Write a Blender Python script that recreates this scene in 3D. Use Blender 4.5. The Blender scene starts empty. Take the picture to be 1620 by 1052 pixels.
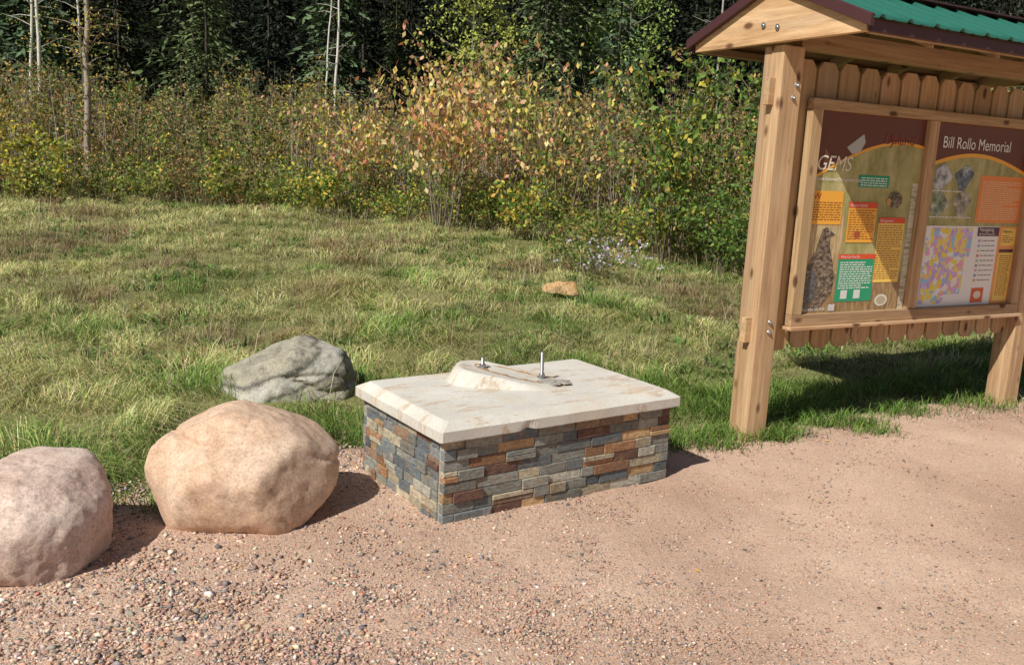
import bpy, bmesh, numpy as np, math
from mathutils import Vector, Matrix, noise as mnoise
rng=np.random.default_rng(7)
R=math.radians
scene=bpy.context.scene
scene.view_settings.view_transform='Standard'
try: scene.view_settings.look='None'
except Exception: pass
scene.view_settings.exposure=0

# ---------------------------------------------------------------- helpers
def link(o,parent=None):
    scene.collection.objects.link(o)
    if parent: o.parent=parent
    return o
def empty(name,loc=(0,0,0),rotz=0):
    e=bpy.data.objects.new(name,None); e.location=loc; e.rotation_euler=(0,0,rotz); e.empty_display_size=.2
    return link(e)
def fast_mesh(name,V,F,col=None,mat=None,parent=None,smooth=False):
    V=np.asarray(V,np.float32);F=np.asarray(F,np.int32)
    me=bpy.data.meshes.new(name); n,k=F.shape
    me.vertices.add(len(V)); me.vertices.foreach_set('co',V.ravel())
    me.loops.add(n*k); me.loops.foreach_set('vertex_index',F.ravel())
    me.polygons.add(n); me.polygons.foreach_set('loop_start',np.arange(0,n*k,k,dtype=np.int32))
    try: me.polygons.foreach_set('loop_total',np.full(n,k,np.int32))
    except Exception: pass
    me.update(calc_edges=True)
    if smooth: me.polygons.foreach_set('use_smooth',np.ones(n,bool))
    if col is not None:
        c=np.ones((len(V),4),np.float32);c[:,:3]=np.clip(col,0,1)
        a=me.color_attributes.new('Col','FLOAT_COLOR','POINT');a.data.foreach_set('color',c.ravel())
    if mat: me.materials.append(mat)
    o=bpy.data.objects.new(name,me)
    return link(o,parent)
def lattice(seed):
    return np.random.default_rng(seed).random((256,256))
_L={}
def vn(x,y,s,seed=0):
    if seed not in _L:_L[seed]=lattice(seed)
    L=_L[seed];x=np.asarray(x,float)/s+1000;y=np.asarray(y,float)/s+1000
    xi=np.floor(x).astype(int);yi=np.floor(y).astype(int);fx=x-xi;fy=y-yi
    fx=fx*fx*(3-2*fx);fy=fy*fy*(3-2*fy)
    g=lambda a,b:L[a%256,b%256]
    return (g(xi,yi)*(1-fx)+g(xi+1,yi)*fx)*(1-fy)+(g(xi,yi+1)*(1-fx)+g(xi+1,yi+1)*fx)*fy
def ss(t): t=np.clip(t,0,1); return t*t*(3-2*t)
EX=np.array([-150,-12,-5,-2.9,-2.1,-1.59,-.94,-.3,1.1,1.65,2.2,2.66,3.9,8,150.])
EY=np.array([-12,-4,1.8,3.0,3.52,3.82,4.7,5.0,5.25,5.36,5.75,6.1,6.6,8.0,40.])
def ye(x): return np.interp(x,EX,EY)
def gz(x,y):
    x=np.asarray(x,float);y=np.asarray(y,float)
    m=ss((y-ye(x))/2.5)
    t=np.maximum(0,y-8.5)
    z=.03*t*t/(t+1.5)
    t2=np.maximum(0,y-46); z=z+.32*t2*t2/(t2+8)
    z=z+m*(.17*(vn(x,y,2.6,1)-.5)+.12*(vn(x,y,.9,2)-.5))
    return z
def pick(pal,n,w=None,jit=.15):
    pal=np.array(pal,float)
    i=rng.choice(len(pal),n,p=None if w is None else np.array(w)/np.sum(w))
    c=pal[i]*(1+jit*rng.standard_normal((n,1)))*(1+.06*rng.standard_normal((n,3)))
    return np.clip(c,.004,1)

# ---------------------------------------------------------------- materials
def newmat(name,rough=.8,spec=.3):
    m=bpy.data.materials.new(name);m.use_nodes=True
    nt=m.node_tree;b=nt.nodes['Principled BSDF']
    b.inputs['Roughness'].default_value=rough
    b.inputs['Specular IOR Level'].default_value=spec
    return m,nt,b
def N(nt,t,**k):
    n=nt.nodes.new(t)
    for a,v in k.items():
        if a in n.inputs: n.inputs[a].default_value=v
        else: setattr(n,a,v)
    return n
def ramp(nt,fac,stops):
    r=nt.nodes.new('ShaderNodeValToRGB');e=r.color_ramp.elements
    while len(e)<len(stops): e.new(.5)
    for el,(p,c) in zip(e,stops): el.position=p;el.color=(*c,1)
    nt.links.new(fac,r.inputs[0]);return r.outputs[0]
def mix(nt,fac,a,b,mode='MIX'):
    m=nt.nodes.new('ShaderNodeMix');m.data_type='RGBA';m.blend_type=mode
    def put(s,v):
        if isinstance(v,bpy.types.NodeSocket): nt.links.new(v,s)
        else: s.default_value=(v if isinstance(v,(int,float)) else (*v,1))
    put(m.inputs[0],fac);put(m.inputs[6],a);put(m.inputs[7],b)
    return m.outputs[2]
def noise(nt,vec,scale,detail=4,rough=.6):
    n=N(nt,'ShaderNodeTexNoise',Scale=scale,Detail=detail,Roughness=rough)
    nt.links.new(vec,n.inputs['Vector']);return n.outputs[0]
def coords(nt,scale=(1,1,1)):
    t=nt.nodes.new('ShaderNodeTexCoord');m=nt.nodes.new('ShaderNodeMapping')
    m.inputs['Scale'].default_value=scale;nt.links.new(t.outputs['Object'],m.inputs[0]);return m.outputs[0]
def bump(nt,b,h,strength=.5,dist=.01):
    n=nt.nodes.new('ShaderNodeBump');n.inputs['Strength'].default_value=strength;n.inputs['Distance'].default_value=dist
    nt.links.new(h,n.inputs['Height']);nt.links.new(n.outputs[0],b.inputs['Normal'])
def attr(nt):
    a=nt.nodes.new('ShaderNodeAttribute');a.attribute_name='Col';return a.outputs['Color']
def flat(name,c,rough=.6,spec=.3,metal=0):
    m,nt,b=newmat(name,rough,spec)
    v=coords(nt);n=noise(nt,v,9,4)
    nt.links.new(mix(nt,n,tuple(x*.85 for x in c),tuple(min(1,x*1.15) for x in c)),b.inputs['Base Color'])
    b.inputs['Metallic'].default_value=metal
    return m
def leafmat(name,trans=.3):
    m=bpy.data.materials.new(name);m.use_nodes=True;nt=m.node_tree
    b=nt.nodes['Principled BSDF'];b.inputs['Roughness'].default_value=.6;b.inputs['Specular IOR Level'].default_value=.25
    a=attr(nt);nt.links.new(a,b.inputs['Base Color'])
    t=nt.nodes.new('ShaderNodeBsdfTranslucent');nt.links.new(a,t.inputs[0])
    x=nt.nodes.new('ShaderNodeMixShader');x.inputs[0].default_value=trans
    nt.links.new(b.outputs[0],x.inputs[1]);nt.links.new(t.outputs[0],x.inputs[2])
    nt.links.new(x.outputs[0],nt.nodes['Material Output'].inputs[0]);return m
M_leaf=leafmat('leaf',.3);M_grass=leafmat('grass_blade',.25);M_needle=leafmat('needle',.08)
def attrmat(name,rough=.8,nscale=30,b_s=.4,b_d=.004):
    m,nt,b=newmat(name,rough,.25);v=coords(nt);n=noise(nt,v,nscale,5)
    c=mix(nt,1.0,attr(nt),ramp(nt,n,[(.25,(.6,.6,.6)),(.75,(1.3,1.3,1.3))]),'MULTIPLY')
    nt.links.new(c,b.inputs['Base Color']);bump(nt,b,n,b_s,b_d);return m
M_bark=attrmat('bark',.9,25,.5,.01)

m,nt,b=newmat('meadow_soil',.95,.1);v=coords(nt)
n1=noise(nt,v,.5,5);n2=noise(nt,v,9,6)
c=mix(nt,n2,ramp(nt,n1,[(.3,(.09,.115,.03)),(.7,(.18,.16,.07))]),ramp(nt,n1,[(.3,(.22,.25,.08)),(.7,(.37,.32,.15))]))
sx_=nt.nodes.new('ShaderNodeSeparateXYZ');nt.links.new(v,sx_.inputs[0])
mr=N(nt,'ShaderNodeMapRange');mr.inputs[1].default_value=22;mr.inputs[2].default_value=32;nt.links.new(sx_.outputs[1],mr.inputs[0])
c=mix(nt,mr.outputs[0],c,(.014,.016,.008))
nt.links.new(c,b.inputs['Base Color']);bump(nt,b,n2,.8,.05);M_soil=m
# gravel road: stony on the left side, compacted sandy clay on the right
m,nt,b=newmat('packed_gravel',.95,.12);v=coords(nt)
big=noise(nt,v,.9,5,.55);mid=noise(nt,v,9,5,.65);fine=noise(nt,v,150,4,.75)
base=mix(nt,mid,ramp(nt,big,[(.35,(.46,.29,.205)),(.65,(.68,.47,.345))]),ramp(nt,big,[(.35,(.56,.375,.275)),(.65,(.76,.55,.42))]))
sx_=nt.nodes.new('ShaderNodeSeparateXYZ');nt.links.new(v,sx_.inputs[0])
wob=N(nt,'ShaderNodeMath',operation='MULTIPLY_ADD');nt.links.new(big,wob.inputs[0]);wob.inputs[1].default_value=2.5;nt.links.new(sx_.outputs[0],wob.inputs[2])
mr=N(nt,'ShaderNodeMapRange');mr.inputs[1].default_value=-.2;mr.inputs[2].default_value=2.6;nt.links.new(wob.outputs[0],mr.inputs[0])
stony=ramp(nt,mr.outputs[0],[(0,(1,1,1)),(1,(.45,.45,.45))])
def vor(scale):
    q=N(nt,'ShaderNodeTexVoronoi',Scale=scale);nt.links.new(v,q.inputs['Vector']);return q
v1=vor(85);v2=vor(180)
sep=nt.nodes.new('ShaderNodeSeparateColor');nt.links.new(v1.outputs['Color'],sep.inputs[0])
peb=ramp(nt,sep.outputs[0],[(0,(.13,.10,.10)),(.25,(.42,.24,.175)),(.5,(.66,.45,.34)),(.75,(.34,.29,.265)),(1,(.78,.67,.56))])
sep2=nt.nodes.new('ShaderNodeSeparateColor');nt.links.new(v2.outputs['Color'],sep2.inputs[0])
peb2=ramp(nt,sep2.outputs[0],[(0,(.20,.14,.12)),(.5,(.60,.40,.30)),(1,(.80,.66,.54))])
mk=ramp(nt,v1.outputs['Distance'],[(.35,(1,1,1)),(.5,(0,0,0))])
mk2=mix(nt,1.0,ramp(nt,v2.outputs['Distance'],[(.3,(1,1,1)),(.5,(0,0,0))]),stony,'MULTIPLY')
thr=ramp(nt,sep.outputs[1],[(.45,(0,0,0)),(.55,(1,1,1))])
base=mix(nt,mk2,base,peb2)
f=mix(nt,1.0,mix(nt,1.0,mk,thr,'MULTIPLY'),stony,'MULTIPLY');base=mix(nt,f,base,peb)
base=mix(nt,1.0,base,ramp(nt,fine,[(.3,(.66,.64,.62)),(.7,(1.25,1.25,1.25))]),'MULTIPLY')
nt.links.new(base,b.inputs['Base Color'])
hh=mix(nt,.5,f,fine);hh=mix(nt,.3,hh,mk2);bump(nt,b,hh,.85,.009);M_gravel=m

# ---------------------------------------------------------------- camera
f,p,r=1404.7,.1892,.048
fw=Vector((0,math.cos(p),-math.sin(p)));up=Vector((0,math.sin(p),math.cos(p)));rt=Vector((1,0,0))
cx=rt*math.cos(r)+up*math.sin(r);cy=-rt*math.sin(r)+up*math.cos(r);cz=-fw
cam=bpy.data.cameras.new('camera');co=bpy.data.objects.new('camera',cam);link(co)
M=Matrix.Identity(4)
for i in range(3): M[i][0]=cx[i];M[i][1]=cy[i];M[i][2]=cz[i]
M[2][3]=1.6;co.matrix_world=M
cam.sensor_width=36;cam.lens=f/1620*36;cam.clip_end=600;cam.clip_start=.05
scene.camera=co
# ---------------------------------------------------------------- light
AZ=38;EL=46
d=Vector((math.cos(R(EL))*math.sin(R(AZ)),math.cos(R(EL))*math.cos(R(AZ)),-math.sin(R(EL))))
s=bpy.data.lights.new('sun','SUN');s.energy=5.0;s.angle=R(.5);s.color=(1,.965,.88)
so=bpy.data.objects.new('sun',s);link(so);so.rotation_euler=d.to_track_quat('-Z','Y').to_euler();so.location=(-5,-8,10)
w=bpy.data.worlds.new('World');scene.world=w;w.use_nodes=True;nt=w.node_tree
sky=nt.nodes.new('ShaderNodeTexSky');sky.sky_type='NISHITA';sky.sun_disc=False
sky.sun_elevation=R(EL);sky.sun_rotation=R(180+AZ)
bg=nt.nodes['Background'];bg.inputs[1].default_value=.05;nt.links.new(sky.outputs[0],bg.inputs[0])

# ---------------------------------------------------------------- ground
def sgrid(a,b,n,p=2.2):
    t=np.linspace(-1,1,n);q=np.sign(t)*np.abs(t)**p
    return np.where(q<0,q*a,q*b)
xs=sgrid(150,150,241,2.4);ys=sgrid(40,160,301,2.0)+5
X,Y=np.meshgrid(xs,ys);Z=gz(X,Y)
def gridfaces(ny,nx):
    i=np.arange(ny*nx).reshape(ny,nx)
    return np.stack([i[:-1,:-1],i[:-1,1:],i[1:,1:],i[1:,:-1]],-1).reshape(-1,4)
fast_mesh('ground',np.stack([X,Y,Z],-1).reshape(-1,3),gridfaces(*X.shape),mat=M_soil,smooth=True)
xs=np.concatenate([np.linspace(-40,-4,60),np.linspace(-3.95,5,420),np.linspace(5.05,40,60)])
t=np.linspace(0,1,160)[:,None]**.8
yy=ye(xs)+.22*(vn(xs,0*xs,.35,5)-.5)+.1*(vn(xs,0*xs,.09,6)-.5)-.05
y0=np.minimum(-14,yy-2)
Y=y0+(yy-y0)*t;X=np.broadcast_to(xs,Y.shape)
Z=.006+.03*vn(X,Y,.9,8)*np.clip((yy-Y)/.8,0,1)+.010*vn(X,Y,.12,9)
fast_mesh('gravel_road',np.stack([X,Y,Z],-1).reshape(-1,3),gridfaces(*Y.shape),mat=M_gravel,smooth=True)
def rz(x,y): return .006+.03*vn(x,y,.9,8)*np.clip((ye(x)-y)/.8,0,1)+.005

n=210000
y=2.2+(rng.random(n)**1.35)*5.2;x=(rng.random(n)*2-1)*(.72*y+.7)
smoothz=ss((x+.25*y-.6)/1.6)*ss((6.8-y)/1.2)
dens=(.3+.75*ss((vn(x,y,.7,11)-.25)*2))*(1-.68*smoothz)
e_=ye(x)-y
keep=(rng.random(n)<np.clip(dens+.4*(e_<.45),0,1))&(y<ye(x)+.25+.2*rng.random(n))
x=x[keep];y=y[keep];n=len(x)
lf=ss((.8-x-.15*(y-3))/1.8)
sz=.0020+.0029*rng.random(n)+.0075*rng.random(n)**7*(.45+.55*lf)
sz*=1+.4*lf*rng.random(n)
octv=np.array([[1,0,0],[-1,0,0],[0,1,0],[0,-1,0],[0,0,1],[0,0,-1]],float)
octf=np.array([[0,2,4],[2,1,4],[1,3,4],[3,0,4],[2,0,5],[1,2,5],[3,1,5],[0,3,5]])
P=octv[None]*(.7+.6*rng.random((n,6,1)))+.25*rng.standard_normal((n,6,3))
P*=sz[:,None,None]*np.stack([1+.5*rng.random(n),np.ones(n),.5+.3*rng.random(n)],-1)[:,None,:]
a=rng.random(n)*6.28;ca,sa=np.cos(a)[:,None],np.sin(a)[:,None]
P=np.stack([P[...,0]*ca-P[...,1]*sa,P[...,0]*sa+P[...,1]*ca,P[...,2]],-1)
P+=np.stack([x,y,rz(x,y)+sz*.2],-1)[:,None]
F=(octf[None]+6*np.arange(n)[:,None,None]).reshape(-1,3)
C=np.repeat(pick([(.58,.37,.27),(.68,.48,.37),(.44,.27,.20),(.31,.27,.25),(.15,.135,.135),(.78,.67,.56),(.50,.40,.34),(.52,.29,.19)],n,[4,4,3,2.4,1.5,1.3,2.2,1.4]),6,0)
fast_mesh('gravel',P.reshape(-1,3),F,C,attrmat('pebble',.85,60))

# ---------------------------------------------------------------- grass
def blades(x,y,h,wd,lean,col,z0=None,az=None):
    n=len(x);a=rng.random(n)*6.283 if az is None else az;b=a+rng.standard_normal(n)*.6+1.57
    dx,dy=np.cos(a),np.sin(a);wx,wy=np.cos(b)*wd,np.sin(b)*wd
    z=gz(x,y) if z0 is None else z0
    B=np.stack([x,y,z-.01],-1);Wv=np.stack([wx,wy,0*wx],-1);D=np.stack([dx,dy,0*dx],-1)
    H=h[:,None];l=lean[:,None];Zu=np.array([0,0,1.])
    P0=B-Wv*.5;P1=B+Wv*.5
    mid=B+D*H*l*.35+Zu*H*.6
    tip=B+D*H*l+Zu*H*(1-.35*np.minimum(l,1.45)**2)
    V=np.stack([P0,P1,mid+Wv*.4,mid-Wv*.4,tip+Wv*.08,tip-Wv*.08],1)
    F=np.array([[0,1,2,3],[3,2,4,5]])[None]+6*np.arange(n)[:,None,None]
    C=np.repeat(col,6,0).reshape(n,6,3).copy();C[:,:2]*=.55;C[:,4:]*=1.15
    return V.reshape(-1,3),F.reshape(-1,4),C.reshape(-1,3)
n=580000
y=3.0+rng.random(n)**1.15*24;x=(rng.random(n)*2-1)*(.68*y+1.0)
edge=y-ye(x)+.25*(vn(x,y,.3,20)-.5)
lowp=ss((vn(x,y,.5,21)-.15)*2.2)
keep=(edge>.02)&(rng.random(n)<.45+.55*lowp)
x=x[keep];y=y[keep];edge=edge[keep];n=len(x)
dry=vn(x,y,1.9,22)*.45+vn(x,y,.5,23)*.55
near=np.exp(-np.maximum(edge,0)/.9)
dry=dry+.16*ss((y-5.6)/2.5)-.36*near-.14*ss((x-.3)/1.5)*(1-ss((y-8.5)/4))+.07*ss((-x-1)/3)
g=pick([(.14,.24,.04),(.19,.30,.06),(.27,.37,.10),(.095,.165,.03)],n)
tn=pick([(.56,.50,.23),(.66,.59,.33),(.45,.39,.18),(.45,.48,.17),(.31,.22,.12)],n,[3.8,3.2,2.2,6,1.3])
isdry=rng.random(n)<ss((dry-.26)*2.4)*.87
col=np.where(isdry[:,None],tn,g)
clump=ss(vn(x,y,.30,24)*1.3-.15);cl2=vn(x,y,1.3,25)
h=(.026+.070*clump+.11*cl2*clump)*(.6+.8*rng.random(n))*(1+.35*ss((y-12)/10))
h*=1+.5*near*(edge>.1)
h=np.where((edge<.2),h*.6,h)
lean=.4+1.1*rng.random(n)+.3*isdry
az=vn(x,y,.55,28)*12.5+rng.standard_normal(n)*.8
wd=(.0034+.0026*rng.random(n))*(1+np.maximum(0,y-5)*.11)
weed=(ss((vn(x,y,1.1,27)-.62)*6)*ss((y-6)/2))[:,None]
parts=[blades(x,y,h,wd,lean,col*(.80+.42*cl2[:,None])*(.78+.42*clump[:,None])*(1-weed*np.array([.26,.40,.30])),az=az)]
n=24000;y=5.5+rng.random(n)*20;x=(rng.random(n)*2-1)*(.72*y+1.5)
k=(vn(x,y,1.1,27)>.58)&(y-ye(x)>.8);x=x[k];y=y[k];n=len(x)
parts.append(blades(x,y,.10+.24*rng.random(n),.003+.0004*y,.2+.7*rng.random(n),pick([(.40,.28,.17),(.25,.17,.11),(.50,.44,.27),(.18,.22,.07)],n)))
n=3500;y=5.5+rng.random(n)*18;x=(rng.random(n)*2-1)*(.7*y+1)
k=(y-ye(x)>.8);x=x[k];y=y[k];n=len(x)
parts.append(blades(x,y,.25+.25*rng.random(n),.0025+.0003*y,.1+.5*rng.random(n),pick([(.42,.34,.2),(.3,.2,.12),(.5,.45,.26)],n)))
n=10000;y=4.5+rng.random(n)*20;x=(rng.random(n)*2-1)*(.7*y+1)
k=(vn(x,y,.8,29)>.63)&(y-ye(x)>.3);x=x[k];y=y[k];n=len(x)
x=np.repeat(x,5)+.04*rng.standard_normal(n*5);y=np.repeat(y,5)+.04*rng.standard_normal(n*5);n*=5
parts.append(blades(x,y,.05+.10*rng.random(n),.012+.006*rng.random(n)+.0004*y,.5+.9*rng.random(n),pick([(.12,.24,.05),(.2,.32,.07),(.08,.16,.04)],n)))
tx=[];ty=[];th=[]
for (cx_,cy_,rr,hh_,k) in [(1.03,5.05,.22,.10,500),(1.3,5.2,.2,.10,400),(2.3,5.62,.16,.10,350),(2.05,5.6,.12,.09,200),(2.75,6.0,.22,.1,400),(1.62,5.2,.1,.10,260),(1.75,5.35,.15,.1,200),(-1.5,3.75,.15,.08,160),(3.4,6.3,.3,.1,350),(2.35,5.45,.13,.07,180),(-.75,4.75,.15,.1,300),(1.28,5.0,.10,.06,120)]:
    tx.append(cx_+rr*.6*rng.standard_normal(k));ty.append(cy_+rr*.4*rng.standard_normal(k));th.append(hh_*(.4+.9*rng.random(k)))
tx=np.concatenate(tx);ty=np.concatenate(ty);th=np.concatenate(th);n=len(tx)
parts.append(blades(tx,ty,th,.004+.002*rng.random(n),.3+.9*rng.random(n),pick([(.13,.24,.04),(.19,.33,.06),(.34,.32,.14)],n,[4,4,1]),z0=.02+0*tx))
def joinparts(ps):
    off=0;Vs=[];Fs=[];Cs=[]
    for V,F,C in ps:
        Vs.append(V);Fs.append(F+off);Cs.append(C);off+=len(V)
    return np.concatenate(Vs),np.concatenate(Fs),np.concatenate(Cs)
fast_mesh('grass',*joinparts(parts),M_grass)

# ---------------------------------------------------------------- plant tools
def leaves(P,size,col,flatz=.0,asp=.55,hang=None):
    n=len(P);u=rng.standard_normal((n,3));
    if hang is not None: u=u*.45+np.array([0,0,-1.])*hang
    u/=np.linalg.norm(u,axis=1,keepdims=True)
    w_=rng.standard_normal((n,3));w_[:,2]*=(1-flatz);w_-=u*(w_*u).sum(1,keepdims=True);w_/=np.linalg.norm(w_,axis=1,keepdims=True)
    s=np.broadcast_to(np.asarray(size,float),(n,))[:,None]
    V=np.stack([P,P+u*s*.5+w_*s*asp*.5,P+u*s,P+u*s*.5-w_*s*asp*.5],1)
    F=np.arange(4)[None]+4*np.arange(n)[:,None]
    return V.reshape(-1,3),F,np.repeat(col,4,0)
def tube(pts,rad,col,k=4):
    pts=np.array(pts,float);m=len(pts);rad=np.broadcast_to(rad,(m,))
    t=np.gradient(pts,axis=0);t/=np.linalg.norm(t,axis=1,keepdims=True)+1e-9
    ref=np.where(np.abs(t[:,2:3])>.9,np.array([[1.,0,0]]),np.array([[0,0,1.]]))
    u=np.cross(t,ref);u/=np.linalg.norm(u,axis=1,keepdims=True)+1e-9;w_=np.cross(t,u)
    a=np.arange(k)*2*math.pi/k
    V=pts[:,None]+rad[:,None,None]*(np.cos(a)[None,:,None]*u[:,None]+np.sin(a)[None,:,None]*w_[:,None])
    i=np.arange(m*k).reshape(m,k);j=np.roll(i,-1,1)
    F=np.stack([i[:-1],j[:-1],j[1:],i[1:]],-1).reshape(-1,4)
    return V.reshape(-1,3),F,np.repeat(np.array(col,float)[None],m*k,0)
def shrub(base,H,W,nst,nlv,pal,wts,ls,bark=(.22,.17,.12),low=.25,hang=None,br=5,sr=.012):
    wood=[];cent=[]
    for i in range(nst):
        a=rng.random()*6.283;rr=W*.5*math.sqrt(rng.random());h=H*(.65+.35*rng.random())
        p0=np.array(base)+np.array([math.cos(a),math.sin(a),0])*rr*.25
        p3=np.array(base)+np.array([math.cos(a)*rr,math.sin(a)*rr,h])
        k=np.linspace(0,1,6)[:,None];mid=(p0+p3)/2+np.array([0,0,h*.12])+rng.standard_normal(3)*W*.06
        pts=(1-k)**2*p0+2*k*(1-k)*mid+k*k*p3+rng.standard_normal((6,3))*.012*H*k
        wood.append(tube(pts,np.linspace(sr,sr*.25,6),np.array(bark)*(.7+.6*rng.random()),3))
        for j in range(br):
            q=low+(1-low)*rng.random();ii=q*5;i0=min(4,int(ii));s0=pts[i0]+(pts[i0+1]-pts[i0])*(ii-i0)
            b=rng.random()*6.283;L=W*.28*(1.2-q*.6)*(.5+rng.random());e1=s0+np.array([math.cos(b)*L,math.sin(b)*L,L*(.5+.4*rng.random())])
            md=(s0+e1)/2+np.array([0,0,L*.08])
            wood.append(tube([s0,md,e1],[sr*.4,sr*.3,sr*.12],np.array(bark)*(.7+.6*rng.random()),3))
            cent.append((s0,e1))
        cent.append((pts[2],pts[5]))
    A=np.array([c[0] for c in cent]);B=np.array([c[1] for c in cent])
    i=rng.integers(0,len(A),nlv);k=(rng.random(nlv)**.7)[:,None]
    P=A[i]+(B[i]-A[i])*k+rng.standard_normal((nlv,3))*W*.04
    P[:,2]=np.maximum(P[:,2],base[2]+.03)
    tint=(.7+.6*rng.random(len(A)))[i][:,None]
    return wood,[leaves(P,ls*(.6+.7*rng.random(nlv)),pick(pal,nlv,wts)*tint,hang=hang)]
def plant(name,wood,lv):
    e=empty(name)
    if wood: fast_mesh('stems',*joinparts(wood),M_bark,parent=e)
    if lv: fast_mesh('leaves',*joinparts(lv),M_leaf,parent=e)
    return e
G1=[(.10,.18,.035),(.16,.26,.05),(.25,.33,.07),(.065,.12,.03)]
RUST=[(.42,.23,.09),(.38,.32,.11),(.21,.24,.07),(.53,.38,.13),(.26,.18,.09)]
YEL=[(.62,.53,.08),(.38,.40,.08),(.20,.29,.06),(.68,.47,.10)]

# ---------------------------------------------------------------- brush mass
wood=[];lv=[]
def bfront(x): return np.interp(x,[-40,-16,-8,-4.5,-1,1,3,6,12,40],[19,19.5,20.5,20.5,18.5,16.5,14.8,14.5,15,17])
for i in range(820):
    x=rng.uniform(-21,19);dy=rng.random()**1.3*12;y=bfront(x)+1.0+dy
    if abs(x)>.66*y+1.5: continue
    H=rng.uniform(1.5,3.3)+.05*dy+.9*(vn(x,y,3,31)-.3)
    t=vn(x,y,2.0,30)+.45*(rng.random()-.5)
    if t<.42: pal,wt=RUST,[3,3,2.5,2.5,2]
    elif t<.54: pal,wt=G1+RUST,[3,3,2,2,1.5,2,2,1.5,1]
    elif t<.72: pal,wt=YEL+RUST,[2,2,1.5,2,2,2,1.5,2,1]
    else: pal,wt=RUST+G1,[2,2,2,2,2,1,2,2,1]
    w_,l_=shrub((x,y,float(gz(x,y))),H,1.5,4,int(rng.choice([90,220,340,460],p=[.22,.3,.3,.18])),pal,wt,.10,bark=(.38,.30,.25),low=.12,br=4,sr=.010)
    wood+=w_;lv+=l_
for i in range(600):
    x=rng.uniform(-20,18);y=bfront(x)-1.1+rng.random()**1.3*3.4
    if abs(x)>.66*y+1.5: continue
    H=rng.uniform(.3,1.5)*(.3+1.1*vn(x,y,1.4,33))+.12
    t=vn(x,y,1.6,34)+.35*(rng.random()-.5)
    pal,wt=(YEL+G1,[2,3,2,1.2,2,3,2,.7]) if t>.50 else ((G1+RUST,[2,3,2,1,1,2,1.5,1,1]) if t>.34 else (RUST,[2,3,2,2,2]))
    w_,l_=shrub((x,y,float(gz(x,y))),H,1.0,5,int(rng.uniform(100,310)),pal,wt,.075,bark=(.36,.29,.2),low=.05,br=3,sr=.006)
    wood+=w_;lv+=l_
for i in range(650):
    x=rng.uniform(-16,14);y=bfront(x)+rng.random()*3
    if vn(x,y,2.2,36)<.4: continue
    z=float(gz(x,y));H=rng.uniform(1,2.9);q=rng.standard_normal(2)*.14*H
    wood.append(tube([(x,y,z),(x+q[0]*.4,y+q[1]*.4,z+H*.55),(x+q[0],y+q[1],z+H)],[.010,.007,.002],np.array((.46,.38,.34))*rng.uniform(.6,1.3),3))
plant('brush',wood,lv)

# ---------------------------------------------------------------- feature shrubs
OR=[(.70,.38,.22),(.76,.56,.16),(.64,.25,.13),(.34,.35,.09),(.76,.61,.32)]
w_,l_=shrub((-1.45,17.2,float(gz(-1.45,17.2))),3.4,3.6,13,2000,OR,[3,4,1.2,2.2,2.2],.13,bark=(.28,.22,.18),hang=.8,low=.3,br=7,sr=.014)
plant('autumn_cherry_tree',w_,l_)
w_,l_=shrub((.75,16.4,float(gz(.75,16.4))),3.1,2.6,10,1300,OR+G1,[1.5,4,.5,3,1.5,1,2,2,.5],.12,bark=(.28,.22,.18),hang=.8,low=.3,br=6,sr=.013)
plant('autumn_cherry_tree.001',w_,l_)
w_,l_=shrub((-3.6,19.4,float(gz(-3.6,19.4))),2.3,2.6,10,1000,OR+YEL,[3,2,1.8,1,1.5,1,2,1,1],.115,hang=.8,low=.3,br=6,sr=.012)
plant('autumn_cherry_tree.002',w_,l_)
w_,l_=shrub((2.35,14.2,float(gz(2.35,14.2))),3.25,2.1,8,1800,G1+YEL,[3,3,2,2,1.5,1.5,1,.8],.11,hang=.6,low=.25,br=8,sr=.016)
plant('alder_tree',w_,l_)
w_,l_=shrub((4.0,14.0,float(gz(4.0,14.0))),3.3,3.0,10,3600,G1,[3,3,2,2],.10,low=.1,br=8,sr=.018)
plant('alder_tree.001',w_,l_)
w_,l_=shrub((3.2,12.9,float(gz(3.2,12.9))),1.2,1.6,10,1700,G1,[3,3,1.5,2],.08,low=.05,br=6,sr=.01)
plant('green_bush',w_,l_)
w_,l_=shrub((1.05,12.2,float(gz(1.05,12.2))),.7,1.5,14,1200,G1+RUST,[3,3,2,1,1,1,1,1,1],.06,low=.05,br=5,sr=.006)
nf=75;Pf=np.array((1.2,11.75,float(gz(1.1,12.0))))+np.stack([rng.standard_normal(nf)*.28,rng.standard_normal(nf)*.2,.2+.4*rng.random(nf)],-1)
l_.append(leaves(np.repeat(Pf,5,0)+rng.standard_normal((nf*5,3))*.013,.038,pick([(.60,.48,.66),(.74,.67,.74)],nf*5),asp=.7))
plant('aster_bush',w_,l_)
for (nm,x,y,H,pal,wt) in [('yellow_leaf_bush',-10.6,19.0,1.7,YEL,[3,3,2,1]),('yellow_leaf_bush.001',-9.9,18.8,1.4,YEL,[2,3,3,1]),('goldenrod_plant',.05,15.6,1.0,YEL+G1,[3,2,2,3,1,2,1,1]),('goldenrod_plant.001',-4.2,18.6,1.1,YEL+G1,[3,2,3,2,1,2,1,1]),('goldenrod_plant.002',-6.4,19.4,1.5,YEL+G1,[3,3,3,1.5,1,2,1,1])]:
    w_,l_=shrub((x,y,float(gz(x,y))),H,1.0,7,650,pal,wt,.10,low=.1,br=5,sr=.008);plant(nm,w_,l_)

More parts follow.
